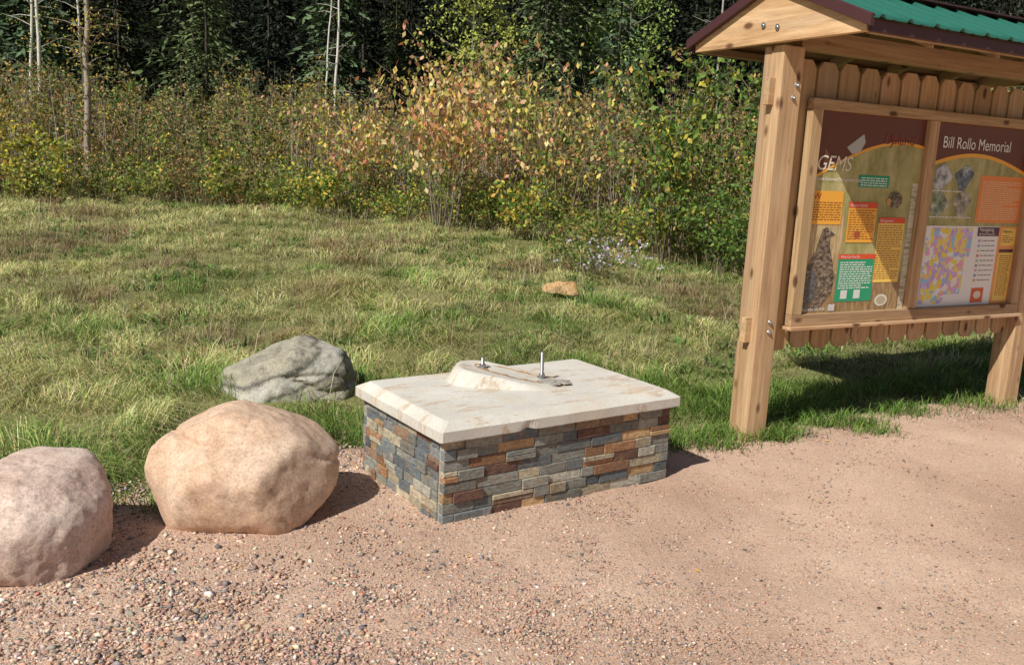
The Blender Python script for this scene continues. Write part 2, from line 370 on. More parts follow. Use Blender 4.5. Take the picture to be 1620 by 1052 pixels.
def slim_tree(name,x,y,H,r0,col,nb,nl,pal,lean=(0,0)):
    z=float(gz(x,y));k=np.linspace(0,1,14)[:,None]
    pts=np.array([x,y,z-.1])+k*np.array([lean[0],lean[1],H])+np.cumsum(rng.standard_normal((14,3))*[.03,.03,0],0)
    wood=[tube(pts,np.linspace(r0,r0*.4,14),col,7)];A=[];B=[]
    for i in range(nb):
        q=.1+.9*rng.random();j=min(12,int(q*13));s0=pts[j]+(pts[j+1]-pts[j])*rng.random();b_=rng.random()*6.28;L=rng.uniform(.3,1.1)
        e1=s0+np.array([math.cos(b_)*L,math.sin(b_)*L,L*rng.uniform(-.1,.6)])
        wood.append(tube([s0,(s0+e1)/2+[0,0,.05],e1],[.018,.012,.004],np.array(col)*.7,3));A.append(s0);B.append(e1)
    A=np.array(A);B=np.array(B);i=rng.integers(0,nb,nl);P=A[i]+(B[i]-A[i])*rng.random((nl,1))+rng.standard_normal((nl,3))*.12
    e=empty(name);fast_mesh('trunk',*joinparts(wood),M_bark,parent=e)
    if nl: fast_mesh('leaves',*leaves(P,.09,pick(pal,nl)),M_leaf,parent=e)
slim_tree('poplar_tree',-10.2,21.2,8.5,.085,(.38,.31,.25),50,1100,YEL+RUST)
WB=(.70,.66,.59)
slim_tree('birch_tree',-14.9,28,11,.07,WB,26,600,G1+YEL)
slim_tree('birch_tree.001',-6.5,31.5,7.0,.07,WB,14,120,G1)
slim_tree('birch_tree.002',-6.95,32,6.2,.055,WB,12,120,G1,(.2,0))
slim_tree('birch_tree.003',6.4,30,11,.05,(.42,.38,.34),46,0,G1)
slim_tree('birch_tree.004',-15.6,28.6,11,.06,WB,26,600,G1+YEL,(.5,0))
slim_tree('birch_tree.005',-13.9,29,11,.05,WB,26,500,YEL,(-.3,0))

# ---------------------------------------------------------------- forest
def spruce(H,R0,dens=1.0):
    T=[];S=[];Cc=[];wood=[tube([(0,0,-.3),(0,0,H*.5),(0,0,H)],[.008*H,.005*H,.01],(.08,.07,.055),5)]
    z=H*.05
    while z<H*.985:
        q=z/H;Rr=R0*(1-q)**.85*(.8+.35*rng.random())+.12
        nb=int(7+3*rng.random())
        for b_ in range(nb):
            if rng.random()<.08: continue
            a=rng.random()*6.283;L=Rr*(.65+.5*rng.random());m=max(3,int(L/.13*dens))
            k=(.15+.85*(np.arange(m)+rng.random(m))/m)[:,None]
            dr=np.array([math.cos(a),math.sin(a),0]);side=np.array([-math.sin(a),math.cos(a),0])
            P=dr*L*k+np.array([0,0,1])*(z+.12*L*k-.5*L*k*k)+side*rng.standard_normal((m,1))*.2*L*(1-k*.6)
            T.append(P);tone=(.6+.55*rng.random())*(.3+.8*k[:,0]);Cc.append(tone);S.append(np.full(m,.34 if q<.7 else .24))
        z+=rng.uniform(.22,.38)
    P=np.concatenate(T);tone=np.concatenate(Cc);S=np.concatenate(S)
    n=len(P);u=P.copy();u[:,2]=0;u/=np.linalg.norm(u,axis=1,keepdims=True)+1e-6;u=u+rng.standard_normal((n,3))*.35;u[:,2]-=.35
    u/=np.linalg.norm(u,axis=1,keepdims=True);w_=np.cross(u,rng.standard_normal((n,3))*.5+[0,0,1]);w_/=np.linalg.norm(w_,axis=1,keepdims=True)
    s=(S*(.6+.5*rng.random(n)))[:,None]
    V=np.stack([P-u*s*.3,P+w_*s*.22,P+u*s*.8,P-w_*s*.22],1)
    F=np.arange(4)[None]+4*np.arange(n)[:,None]
    return joinparts(wood),(V.reshape(-1,3),F,np.repeat(tone,4)[:,None]*np.ones((1,3)))
def decid(H,Rc,nl):
    wood=[tube([(0,0,-.3),(.1,0,H*.4),(0,.1,H*.95)],[.007*H,.005*H,.02],(.3,.27,.23),5)]
    cent=[]
    for i in range(26):
        q=.3+.67*rng.random();a=rng.random()*6.283;L=Rc*math.sin(min(1,(q-.2)/.8)*math.pi*.85+.3)*(.5+.6*rng.random())
        e1=np.array([math.cos(a)*L,math.sin(a)*L,q*H+.25*L]);s0=np.array([.05,0,q*H-.3*L]);wood.append(tube([s0,e1],[.04,.012],(.25,.22,.18),3))
        cent.append((e1,.35+.5*rng.random()))
    Cn=np.array([c[0] for c in cent]);rad=np.array([c[1] for c in cent]);i=rng.integers(0,len(Cn),nl)
    P=Cn[i]+rng.standard_normal((nl,3))*rad[i][:,None]*.75
    tone=((.6+.7*rng.random(len(Cn)))[i])[:,None]*np.ones((1,3))
    return joinparts(wood),leaves(P,.17*(.6+.6*rng.random(nl)),tone)
SP=[spruce(15,2.2),spruce(13,1.9),spruce(17,2.5),spruce(11,1.7)]
DC=[decid(11,2.4,4600),decid(9,2.0,3900)]
wood=[];lv=[]
def place(tr,x,y,s,tint):
    a=rng.random()*6.283;c,s_=math.cos(a),math.sin(a);Rm=np.array([[c,-s_,0],[s_,c,0],[0,0,1]])
    o=np.array([x,y,float(gz(x,y))])
    (V,F,C),(V2,F2,C2)=tr
    wood.append((V@Rm.T*s+o,F,C));lv.append((V2@Rm.T*s+o,F2,np.clip(C2*np.array(tint),0,1)))
SPT=[(.18,.25,.10),(.14,.21,.10),(.22,.28,.11),(.15,.23,.12)]
DCT=[(.40,.44,.09),(.24,.34,.08),(.50,.46,.12),(.18,.26,.07)]
for ri,(ry,sp,gap,row_shade) in enumerate([(34.0,3.0,.40,1),(37.5,3.0,.42,.6),(42.5,2.5,.12,.25),(47.5,2.3,.05,.12),(53,2.4,0,.10),(60,2.8,0,.10),(69,3.2,0,.10),(80,3.6,0,.10)]):  # last value per row: forest shade put into the spruce tint, darker further back
    x=-.63*ry-2+rng.random()*2
    while x<.63*ry+3:
        if rng.random()>gap:
            y=ry+rng.uniform(-1.3,1.3)
            pd=.32 if x/y>.04 else .05
            if rng.random()<pd and ri<2: place(DC[rng.integers(2)],x,y,rng.uniform(.6,1.0),DCT[rng.integers(4)])
            else: place(SP[rng.integers(4)],x,y,rng.uniform(.5,1.15) if ri<2 else rng.uniform(.85,1.2),np.array(SPT[rng.integers(4)])*rng.uniform(.8,1.25)*row_shade)
        x+=sp*rng.uniform(.6,1.4)
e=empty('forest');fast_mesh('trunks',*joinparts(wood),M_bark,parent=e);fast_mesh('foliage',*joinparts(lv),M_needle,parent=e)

# ---------------------------------------------------------------- boulders
def boulder(name,loc,planes,pw,mat,rotz=0,amp=.02,fs=3.0,crack=None,sub=6,seed=0,scale=1,pit=.16):
    bm=bmesh.new();bmesh.ops.create_icosphere(bm,subdivisions=sub,radius=1)
    Vs=np.array([v.co[:] for v in bm.verts]);nn=np.array([q[0] for q in planes],float);nn/=np.linalg.norm(nn,axis=1,keepdims=True)
    dd=np.array([q[1] for q in planes])
    a=np.maximum(0,Vs@nn.T)/dd
    r_=(a**pw).sum(1)**(-1/pw)
    for v,rr in zip(bm.verts,r_):
        q=v.co.normalized();o=Vector((seed*3.1,seed*1.7,5))
        pos=q*rr
        d_=mnoise.fractal(pos*fs+o,1.1,2.0,4)*amp+mnoise.fractal(pos*fs*7+o,1,2,3)*amp*pit
        if crack:
            for (pn,pd,cd,cw) in crack:
                t=pos.dot(Vector(pn).normalized())-pd+.04*mnoise.noise(pos*4+o)+.008*mnoise.noise(pos*25+o)
                d_-=cd*math.exp(-(t/cw)**2)*min(1,max(0,mnoise.noise(pos*2.2+o)*2+.7))
        v.co=q*(rr+d_)*scale
    me=bpy.data.meshes.new(name);bm.to_mesh(me);bm.free()
    for pl in me.polygons: pl.use_smooth=True
    me.materials.append(mat);o=bpy.data.objects.new(name,me);o.location=loc;o.rotation_euler=(0,0,rotz);return link(o)
def rockmat(name,c1,c2,c3,speck=None,bs=.5,sc=1.0,rough=.85,blot=None,bd=.012,band=None):
    m,nt,b=newmat(name,rough,.2);v=coords(nt)
    a_=noise(nt,v,3.2*sc,6,.65);f_=noise(nt,v,85*sc,7,.8);m_=noise(nt,v,16*sc,7,.72)
    c=ramp(nt,a_,[(.3,c1),(.5,c2),(.7,c3)])
    if blot:
        bl=noise(nt,v,2.2*sc,7,.75);c=mix(nt,ramp(nt,bl,[(.52,(0,0,0)),(.62,(.85,.85,.85))]),c,blot)
    if band:
        dp=N(nt,'ShaderNodeVectorMath',operation='DOT_PRODUCT');nt.links.new(v,dp.inputs[0]);dp.inputs[1].default_value=band[0]
        ad=N(nt,'ShaderNodeMath',operation='MULTIPLY_ADD');nt.links.new(a_,ad.inputs[0]);ad.inputs[1].default_value=.12;nt.links.new(dp.outputs['Value'],ad.inputs[2])
        ab=N(nt,'ShaderNodeMath',operation='SUBTRACT');nt.links.new(ad.outputs[0],ab.inputs[0]);ab.inputs[1].default_value=band[1]
        aa=N(nt,'ShaderNodeMath',operation='ABSOLUTE');nt.links.new(ab.outputs[0],aa.inputs[0])
        c=mix(nt,ramp(nt,aa.outputs[0],[(0,(.7,.7,.7)),(band[2]*.7,(.65,.65,.65)),(band[2],(0,0,0))]),c,(.60,.58,.52))
        c=mix(nt,ramp(nt,aa.outputs[0],[(band[2],(0,0,0)),(band[2]*1.25,(.85,.85,.85)),(band[2]*1.7,(0,0,0))]),c,(.07,.07,.065))
    c=mix(nt,1.0,c,ramp(nt,m_,[(.3,(.74,.71,.68)),(.7,(1.14,1.14,1.14))]),'MULTIPLY')
    c=mix(nt,1.0,c,ramp(nt,f_,[(.32,(.58,.55,.52)),(.5,(1,1,1)),(.65,(1.2,1.2,1.2))]),'MULTIPLY')
    if speck:
        q=N(nt,'ShaderNodeTexVoronoi',Scale=110*sc);nt.links.new(v,q.inputs['Vector'])
        c=mix(nt,ramp(nt,q.outputs['Distance'],[(.12,(.8,.8,.8)),(.3,(0,0,0))]),c,speck)
    nt.links.new(c,b.inputs['Base Color']);h=mix(nt,.5,f_,m_);bump(nt,b,h,bs,bd);return m
PL1=[((.12,0,1),.285),((-.48,0,.87),.285),((-1,0,.12),.415),((-.75,0,-.65),.345),((0,0,-1),.29),((.72,0,-.7),.35),((1,0,-.08),.405),((.70,0,.70),.355),
     ((0,-1,-.2),.33),((0,-.75,.65),.30),((0,-.7,-.7),.32),((0,1,0),.34),((0,.7,.7),.30),((-.7,-.7,0),.36),((.78,-.62,.05),.34),((.6,.7,0),.37),((-.6,.7,0),.36),((.35,-.55,.75),.32),((-.5,-.6,.6),.30),((.5,.1,.86),.315)]
boulder('sandstone_boulder',(-1.165,3.755,.205),PL1,22,rockmat('sandstone',(.60,.40,.27),(.69,.49,.36),(.75,.59,.46),bs=.7,bd=.008),amp=.017,fs=2.8,crack=[((.12,.25,1),.125,.022,.011),((.9,-.3,.5),.22,.012,.009),((-.5,.6,1),.22,.008,.008)],seed=1,pit=.22)
PL0=[((0,0,1),.22),((-.7,0,.7),.27),((-1,0,0),.31),((1,0,-.05),.29),((.65,0,.75),.265),((.7,0,-.7),.295),((0,0,-1),.25),((0,-1,0),.31),((0,-.7,.7),.27),((0,-.7,-.7),.28),((0,1,0),.3),((.7,-.7,0),.30),((.7,.7,0),.3),((-.7,.7,0),.3),((.5,-.5,.7),.28)]
boulder('granite_boulder',(-1.835,3.20,.145),PL0,16,rockmat('pink_granite',(.57,.40,.33),(.70,.53,.45),(.76,.63,.55),speck=(.80,.71,.65),bs=.9,bd=.010),amp=.02,seed=4,pit=.35)
PLR=[((.15,0,1),.215),((-.38,-.1,.92),.19),((-1,0,.3),.47),((-.75,-.6,.1),.37),((0,0,-1),.2),((.3,-.92,.2),.25),((-.25,-.8,.6),.235),((1,-.1,.1),.40),((.80,.0,.6),.35),((.4,.9,0),.33),((-.5,.85,.2),.33),((.75,-.65,.3),.335),((.45,-.6,.65),.26)]
boulder('gray_boulder',(-1.465,5.80,.12),PLR,36,rockmat('gray_rock',(.27,.255,.20),(.41,.38,.30),(.51,.47,.37),speck=(.56,.54,.48),bs=1.0,sc=.9,blot=(.14,.135,.12),band=((-.35,-.2,.9),.11,.045)),amp=.022,fs=4,crack=[((.35,-.3,1),.10,.03,.016),((.1,-.3,-1),.02,.02,.012)],seed=9,pit=.25)

# ---------------------------------------------------------------- box helpers
class Parts:
    def __init__(s): s.V=[];s.F=[];s.C=[];s.n=0
    def box(s,x0,x1,y0,y1,z0,z1,col=(1,1,1)):
        v=np.array([(x,y,z) for z in (z0,z1) for (x,y) in ((x0,y0),(x1,y0),(x1,y1),(x0,y1))],float)
        fs=[(0,3,2,1),(4,5,6,7),(0,1,5,4),(1,2,6,5),(2,3,7,6),(3,0,4,7)]
        s.V.append(v);s.F+= [tuple(i+s.n for i in q) for q in fs];s.C+= [col]*8;s.n+=8
    def poly(s,pts,y0,y1,col=(1,1,1)):
        k=len(pts);v=[(x,y0,z) for x,z in pts]+[(x,y1,z) for x,z in pts]
        s.V.append(np.array(v,float));b=s.n
        s.F.append(tuple(b+i for i in range(k)));s.F.append(tuple(b+k+i for i in reversed(range(k))))
        for i in range(k):
            j=(i+1)%k;s.F.append((b+i,b+k+i,b+k+j,b+j))
        s.C+=[col]*(2*k);s.n+=2*k
    def make(s,name,mat,parent,bevel=.003):
        me=bpy.data.meshes.new(name);me.from_pydata([tuple(q) for q in np.concatenate(s.V)],[],s.F)
        bm=bmesh.new();bm.from_mesh(me);bmesh.ops.recalc_face_normals(bm,faces=bm.faces);bm.to_mesh(me);bm.free()
        a=me.color_attributes.new('Col','FLOAT_COLOR','POINT')
        c=np.ones((len(s.C),4),np.float32);c[:,:3]=np.array(s.C);a.data.foreach_set('color',c.ravel())
        me.materials.append(mat);o=bpy.data.objects.new(name,me);link(o,parent)
        if bevel:
            m=o.modifiers.new('b','BEVEL');m.width=bevel;m.segments=2;m.limit_method='ANGLE'
        return o
# ---------------------------------------------------------------- stone pedestal
PW,PD,H1=1.346,.80,.412
ped=empty('stone_pedestal',(-.2702,3.6639,0),.607)
m,nt,b=newmat('ledgestone',.72,.3);v=coords(nt)
n1=noise(nt,v,14,6,.7);n2=noise(nt,v,55,6,.75);n3=noise(nt,v,7,6,.7);n4=noise(nt,coords(nt,(1,1,3)),22,6,.7)
c=mix(nt,ramp(nt,n1,[(.52,(0,0,0)),(.66,(.6,.6,.6))]),attr(nt),(.30,.18,.09))
c=mix(nt,ramp(nt,n4,[(.52,(0,0,0)),(.68,(.6,.6,.6))]),c,(.11,.12,.12))
c=mix(nt,ramp(nt,n3,[(.60,(0,0,0)),(.72,(.45,.45,.45))]),c,(.56,.54,.49))
c=mix(nt,1.0,c,ramp(nt,n2,[(.3,(.6,.6,.6)),(.7,(1.35,1.35,1.35))]),'MULTIPLY')
nt.links.new(c,b.inputs['Base Color']);bump(nt,b,mix(nt,.5,n1,n4),1.0,.018);M_ledge=m
SC=[(.20,.215,.215),(.13,.15,.16),(.28,.28,.245),(.44,.38,.27),(.36,.19,.10),(.48,.31,.16),(.19,.10,.075),(.42,.40,.33),(.28,.18,.12),(.23,.23,.20)]
SW=np.array([4,3.2,3.4,2.6,2,1.3,1.4,1.8,2.2,3]);SW/=SW.sum()
st=Parts()
rows=9;rh=(H1+.03)/rows
def wall(L,fn,lo=.08,hi=.23):
    for k in range(rows):
        z0=-.03+k*rh;x=0;first=True
        while x<L-.001:
            l=rng.uniform(lo,hi)
            if first and k%2: l=rng.uniform(.05,.10)
            first=False
            if L-x-l<.05: l=L-x
            segs=[(z0,z0+rh*.5),(z0+rh*.5,z0+rh)] if rng.random()<.12 else [(z0,z0+rh)]
            for (a_,b_) in segs:
                pr=rng.uniform(.0,.016);cc=np.array(SC[rng.choice(10,p=SW)])*rng.uniform(.75,1.3)
                fn(x+.0008,x+l-.0016,pr,a_+.0008,b_-.0014,tuple(cc))
            x+=l
wall(PW,lambda a,b_,pr,z0,z1,c:st.box(a,b_,-pr,.03,z0,z1,c))
wall(PW,lambda a,b_,pr,z0,z1,c:st.box(a,b_,PD-.03,PD+pr,z0,z1,c))
wall(PD-.066,lambda a,b_,pr,z0,z1,c:st.box(-pr,.03,a+.033,b_+.033,z0,z1,c),.06,.16)
wall(PD-.066,lambda a,b_,pr,z0,z1,c:st.box(PW-.03,PW+pr,a+.033,b_+.033,z0,z1,c))
o=st.make('stone_veneer',M_ledge,ped,.0025)
co_=Parts();co_.box(.002,PW-.002,.002,PD-.002,-.05,H1-.001,(.55,.53,.49));co_.make('mortar_core',attrmat('mortar',.95,20),ped,0)
def concrete(name,stain=False):
    m,nt,b=newmat(name,.85,.25);v=coords(nt)
    a_=noise(nt,v,3,6,.6);f_=noise(nt,v,120,5,.75);g_=noise(nt,v,14,6,.7)
    c=ramp(nt,a_,[(.3,(.60,.565,.50)),(.6,(.70,.665,.60)),(.75,(.75,.725,.67))])
    c=mix(nt,ramp(nt,g_,[(.5,(0,0,0)),(.8,(.4,.4,.4))]),c,(.50,.43,.35))
    if stain:
        vv=coords(nt,(1.2,4.5,1));s_=noise(nt,vv,2.4,7,.75)
        c=mix(nt,ramp(nt,s_,[(.55,(0,0,0)),(.585,(.75,.75,.75)),(.62,(.15,.15,.15)),(.72,(0,0,0))]),c,(.48,.29,.15))
        s2=noise(nt,coords(nt,(2,2,2)),2.0,5,.6)
        c=mix(nt,ramp(nt,s2,[(.50,(0,0,0)),(.70,(.5,.5,.5))]),c,(.68,.52,.34))
    c=mix(nt,1.0,c,ramp(nt,f_,[(.3,(.80,.80,.80)),(.7,(1.08,1.08,1.08))]),'MULTIPLY')
    nt.links.new(c,b.inputs['Base Color']);bump(nt,b,mix(nt,.35,f_,g_),.35,.004);return m
M_conc=concrete('cap_concrete',True);M_conc2=concrete('mound_concrete',True)
O=.036
bm=bmesh.new();rings=[]
def ringpts(x0,x1,y0,y1,z,ch,nx=90,ny=54):
    pts=[]
    def side(p,q,n_):
        for i in range(n_): pts.append((p[0]+(q[0]-p[0])*i/n_,p[1]+(q[1]-p[1])*i/n_,z))
    side((x0+ch,y0),(x1-ch,y0),nx);side((x1-ch,y0),(x1,y0+ch),3);side((x1,y0+ch),(x1,y1-ch),ny);side((x1,y1-ch),(x1-ch,y1),3)
    side((x1-ch,y1),(x0+ch,y1),nx);side((x0+ch,y1),(x0,y1-ch),3);side((x0,y1-ch),(x0,y0+ch),ny);side((x0,y0+ch),(x0+ch,y0),3)
    return pts
prof=[(0.25,0,.0),(-O,0.0,.010),(-O-.0005,.004,.010),(-O-.0005,.047,.011),(-O+.003,.050,.012),(-O+.048,.078,.016),(-O+.054,.080,.018),(.25,.083,.02)]
for ins,z,ch in prof:
    ps=ringpts(ins,PW-ins,ins,PD-ins,H1+z,ch)
    vs=[]
    for q in ps:
        n_=mnoise.fractal(Vector(q)*9,1,2,3)*.0012
        x_,y_,z_=q
        t_=math.exp(-((x_-.42)/.03)**2) if y_<0 else 0
        dz=.010*t_*(z<.02); dy=.010*t_*(z<.04)
        vs.append(bm.verts.new((x_+n_,y_+n_+dy,z_+n_*.6+dz)))
    rings.append(vs)
k=len(rings[0])
for a_,b_ in zip(rings[:-1],rings[1:]):
    for i in range(k): bm.faces.new((a_[i],a_[(i+1)%k],b_[(i+1)%k],b_[i]))
bm.faces.new(rings[-1]);bm.faces.new(list(reversed(rings[0])))
me=bpy.data.meshes.new('cap');bm.to_mesh(me);bm.free()
me.materials.append(M_conc);o=bpy.data.objects.new('concrete_cap',me);link(o,ped)
bm=bmesh.new();ZT=H1+.0815;cxm,cym=.66,.49
na=96;prev=None;wr=Matrix.Rotation(-.607,2)
prof=[(1.0,-.004),(.99,.01),(.955,.22),(.91,.55),(.86,.84),(.81,.97),(.76,1.0),(.70,.93),(.62,.84),(.3,.8),(.02,.8)]
for rr,hh_ in prof:
    ring=[]
    for i in range(na):
        a=i/na*2*math.pi
        ca,sa=math.cos(a),math.sin(a)
        rad=1/((abs(ca)**3.2+abs(sa)**3.2)**(1/3.2))*(1+.05*mnoise.noise(Vector((ca*1.5,sa*1.5,3))))
        px_,py_=ca*rad*.30*rr,sa*rad*.185*rr
        tilt=.5-.5*px_/.30
        hgt=.008+.068*ss(np.array(tilt*1.15)).item()
        q=wr@Vector((px_-.02,py_))
        z_=ZT+hh_*hgt+mnoise.fractal(Vector((px_,py_,hh_*.1))*16,1,2,3)*.002*(hh_>.1)
        ring.append(bm.verts.new((cxm+q.x,cym+q.y,z_)))
    if prev:
        for i in range(na): bm.faces.new((prev[i],prev[(i+1)%na],ring[(i+1)%na],ring[i]))
    prev=ring
bm.faces.new(prev)
me=bpy.data.meshes.new('mound');bm.to_mesh(me);bm.free()
for pl in me.polygons: pl.use_smooth=True
me.materials.append(M_conc2);o=bpy.data.objects.new('mortar_mound',me);link(o,ped)
M_rust=rockmat('rusty_grout',(.28,.15,.07),(.42,.25,.12),(.5,.38,.25),bs=.8)
def loc2(wx,wy):
    q=wr@Vector((wx,wy));return cxm+q.x,cym+q.y
pl=[(-.18,.09),(-.05,.12),(.1,.09),(.22,.05),(.25,.0),(.16,-.06),(.05,-.07),(-.08,-.03),(-.16,.02)]
seam=[]
for i in range(len(pl)):
    a0=np.array(pl[i]);a1=np.array(pl[(i+1)%len(pl)])
    for t_ in np.linspace(0,1,6,endpoint=False):
        q=a0+(a1-a0)*t_+rng.standard_normal(2)*.004;lx,ly=loc2(*q);tl=.5-.5*(q[0]+.02)/.3
        seam.append((lx,ly,ZT+.8*(.008+.068*float(ss(np.array(tl*1.15))))+.0015+.0015*rng.random()))
seam.append(seam[0])
fast_mesh('rust_seam',*tube(seam,np.abs(.0035+.0015*rng.standard_normal(len(seam))),(1,1,1),5),M_rust,parent=ped)
M_chip=rockmat('grout_chip',(.3,.28,.25),(.45,.42,.38),(.55,.52,.47),bs=.8)
bm=bmesh.new()
for (wx,wy,s_,h_) in [(.20,-.02,.055,.012),(.27,.0,.04,.01),(.24,-.06,.03,.008),(.13,-.045,.03,.008),(.3,-.03,.025,.006)]:
    lx,ly=loc2(wx,wy);r_=bmesh.ops.create_icosphere(bm,subdivisions=3,radius=1)
    for v_ in r_['verts']:
        q=v_.co.copy();f_=1+.35*mnoise.noise(q*1.7+Vector((wx*30,wy*20,0)));v_.co=Vector((lx+q.x*s_*f_*1.2,ly+q.y*s_*f_*.8,ZT+.012+max(-.5,min(.6,q.z))*h_*f_))
me=bpy.data.meshes.new('chips');bm.to_mesh(me);bm.free();me.materials.append(M_chip);o=bpy.data.objects.new('broken_grout_chips',me);link(o,ped)
M_steel=flat('galvanised_steel',(.42,.42,.42),.38,.5,.85)
def bolt(name,lx,ly,z0,h,tilt,nutz):
    bm=bmesh.new();nr=int(h/.0022);prev=None
    for i in range(nr+1):
        z=i*h/nr;rad=.0088+(.0012 if i%2 else -.0004);rad*=1 if i<nr else .6
        ring=[bm.verts.new((rad*math.cos(a),rad*math.sin(a),z)) for a in np.linspace(0,2*math.pi,12,endpoint=False)]
        if prev:
            for j in range(12): bm.faces.new((prev[j],prev[(j+1)%12],ring[(j+1)%12],ring[j]))
        prev=ring
    bm.faces.new(prev)
    def prism(k,rad,za,zb):
        lo=[bm.verts.new((rad*math.cos(a),rad*math.sin(a),za)) for a in np.linspace(0,2*math.pi,k,endpoint=False)]
        hi=[bm.verts.new((v_.co.x,v_.co.y,zb)) for v_ in lo]
        bm.faces.new(list(reversed(lo)));bm.faces.new(hi)
        for j in range(k): bm.faces.new((lo[j],lo[(j+1)%k],hi[(j+1)%k],hi[j]))
    prism(24,.024,nutz-.004,nutz);prism(6,.0175,nutz,nutz+.015)
    me=bpy.data.meshes.new(name);bm.to_mesh(me);bm.free();me.materials.append(M_steel)
    o=bpy.data.objects.new(name,me);o.location=(lx,ly,z0);o.rotation_euler=tilt;link(o,ped)
bolt('anchor_bolt_short',.575,.605,ZT+.028,.085,(.03,-.06,.3),.03)
bolt('anchor_bolt_tall',.83,.43,ZT+.002,.155,(-.02,-.05,.8),.018)

# ---------------------------------------------------------------- kiosk
K=empty('information_kiosk',(1.4362,5.1471,0),.5029)
def wood(name,stretch,weather=.35):
    m,nt,b=newmat(name,.78,.2);v=coords(nt,stretch)
    g=noise(nt,v,34,8,.75);g2=noise(nt,v,11,6,.65);l=noise(nt,v,4,4,.6)
    c=ramp(nt,g,[(.30,(.26,.155,.08)),(.46,(.47,.30,.16)),(.66,(.63,.44,.26))])
    c=mix(nt,ramp(nt,g2,[(.46,(0,0,0)),(.60,(.45,.45,.45))]),c,(.32,.19,.095))
    c=mix(nt,ramp(nt,l,[(.45,(0,0,0)),(.7,(weather,)*3)]),c,(.44,.37,.29))
    t=nt.nodes.new('ShaderNodeTexCoord');mp=nt.nodes.new('ShaderNodeMapping');nt.links.new(t.outputs['Object'],mp.inputs[0])
    mp.inputs['Scale'].default_value=tuple(max(.5,q) for q in stretch)
    kn=N(nt,'ShaderNodeTexVoronoi',Scale=8);nt.links.new(mp.outputs[0],kn.inputs['Vector'])
    c=mix(nt,ramp(nt,kn.outputs['Distance'],[(.10,(.95,.95,.95)),(.2,(0,0,0))]),c,(.12,.055,.03))
    c=mix(nt,1.0,c,attr(nt),'MULTIPLY')
    nt.links.new(c,b.inputs['Base Color']);bump(nt,b,g,.5,.004);return m
WV=wood('cedar_vertical',(1,1,.05));WH=wood('cedar_horizontal',(.05,1,1));WG=wood('gable_board',(1,.07,1),.9)
def tone(a=.85,b_=1.12):
    t=rng.uniform(a,b_);return (t,t*rng.uniform(.96,1.02),t*rng.uniform(.92,1.03))
S=.158;RP=2.52;Lr=RP+S
ps=Parts()
for x0 in (0,RP):
    ps.box(x0,x0+S,0,.098,-.4,2.31,tone(1,1.1))
    ps.box(x0+.004,x0+S-.004,.101,S,-.4,2.31,tone(.92,1.02))
ps.make('posts',WV,K,.005)
q=Parts()
for z in (2.06,.69): q.box(-.045,-.001,.045,.085,z-.075,z+.075,tone(1,1.15))
q.make('rail_ends',WH,K,.003)
q=Parts()
for z in (2.0,.72): q.box(S+.001,RP-.001,.1,.138,z-.07,z+.07,tone(.8,.95))
q.box(S+.001,RP-.001,.03,.128,2.31,2.42,tone(.7,.8))
q.make('rails',WH,K,.003)
q=Parts();xs_=np.linspace(S+.004,RP-.004,14)
for i in range(13):
    a0,a1=xs_[i]+.004,xs_[i+1]-.016;zt=2.255+rng.uniform(-.012,.012);zb=.55+rng.uniform(-.012,.012)
    ear=.045
    q.poly([(a0,zt-ear),(a0+ear*.35,zt-ear*.55),(a0+ear*.8,zt),(a1-ear*.8,zt),(a1-ear*.35,zt-ear*.55),(a1,zt-ear),(a1,zb+ear),(a1-ear*.35,zb+ear*.5),(a1-ear*.85,zb),(a0+ear*.85,zb),(a0+ear*.35,zb+ear*.5),(a0,zb+ear)],.062,.082+rng.uniform(0,.006),tone(.75,1.1))
q.make('pickets',WV,K,.002)
A0,A1,AM0,AM1,AE0,AE1=.267,.352,1.318,1.405,2.42,2.505
Z0,Z0i,Z1i,Z1=.706,.775,1.985,2.045
q=Parts();q.box(A0,A1,-.002,.045,Z0i+.001,Z1i-.001,tone());q.box(AM0,AM1,.006,.045,Z0i+.001,Z1i-.001,tone());q.box(AE0,AE1,-.002,.045,Z0i+.001,Z1i-.001,tone())
q.make('frame_stiles',WV,K,.003)
q=Parts();q.box(A0,AE1,-.004,.045,Z0,Z0i,tone());q.box(A0,AE1,-.004,.045,Z1i,Z1,tone(.85,.95));q.box(A0-.02,AE1+.01,-.03,.045,Z0-.022,Z0-.001,tone())
q.make('frame_rails',WH,K,.003)
q=Parts();q.box(A0+.01,AE1-.01,.046,.058,Z0+.01,Z1-.01,(.6,.6,.6));q.make('backing_board',WH,K,0)
bm=bmesh.new()
def disc(x,y,z,ax,rad=.016):
    mt=Matrix.Translation((x,y,z))@(Matrix.Rotation(R(90),4,'X') if ax=='y' else Matrix.Rotation(R(90),4,'Y'))
    bmesh.ops.create_cone(bm,cap_ends=True,segments=16,radius1=rad,radius2=rad*.8,depth=.008,matrix=mt)
    bmesh.ops.create_uvsphere(bm,u_segments=10,v_segments=6,radius=rad*.5,matrix=Matrix.Translation((x,y-(.005 if ax=='y' else 0),z)))
for x0 in (0,RP):
    for z in (2.10,2.03,.74,.68): disc(x0+.1+.02*(z>2.05),-.004,z,'y')
for (y_,z_) in ((.02,2.40),(.13,2.42)): disc(-.05,y_,z_,'x')
me=bpy.data.meshes.new('bolts');bm.to_mesh(me);bm.free();me.materials.append(M_steel);link(bpy.data.objects.new('carriage_bolts',me),K)
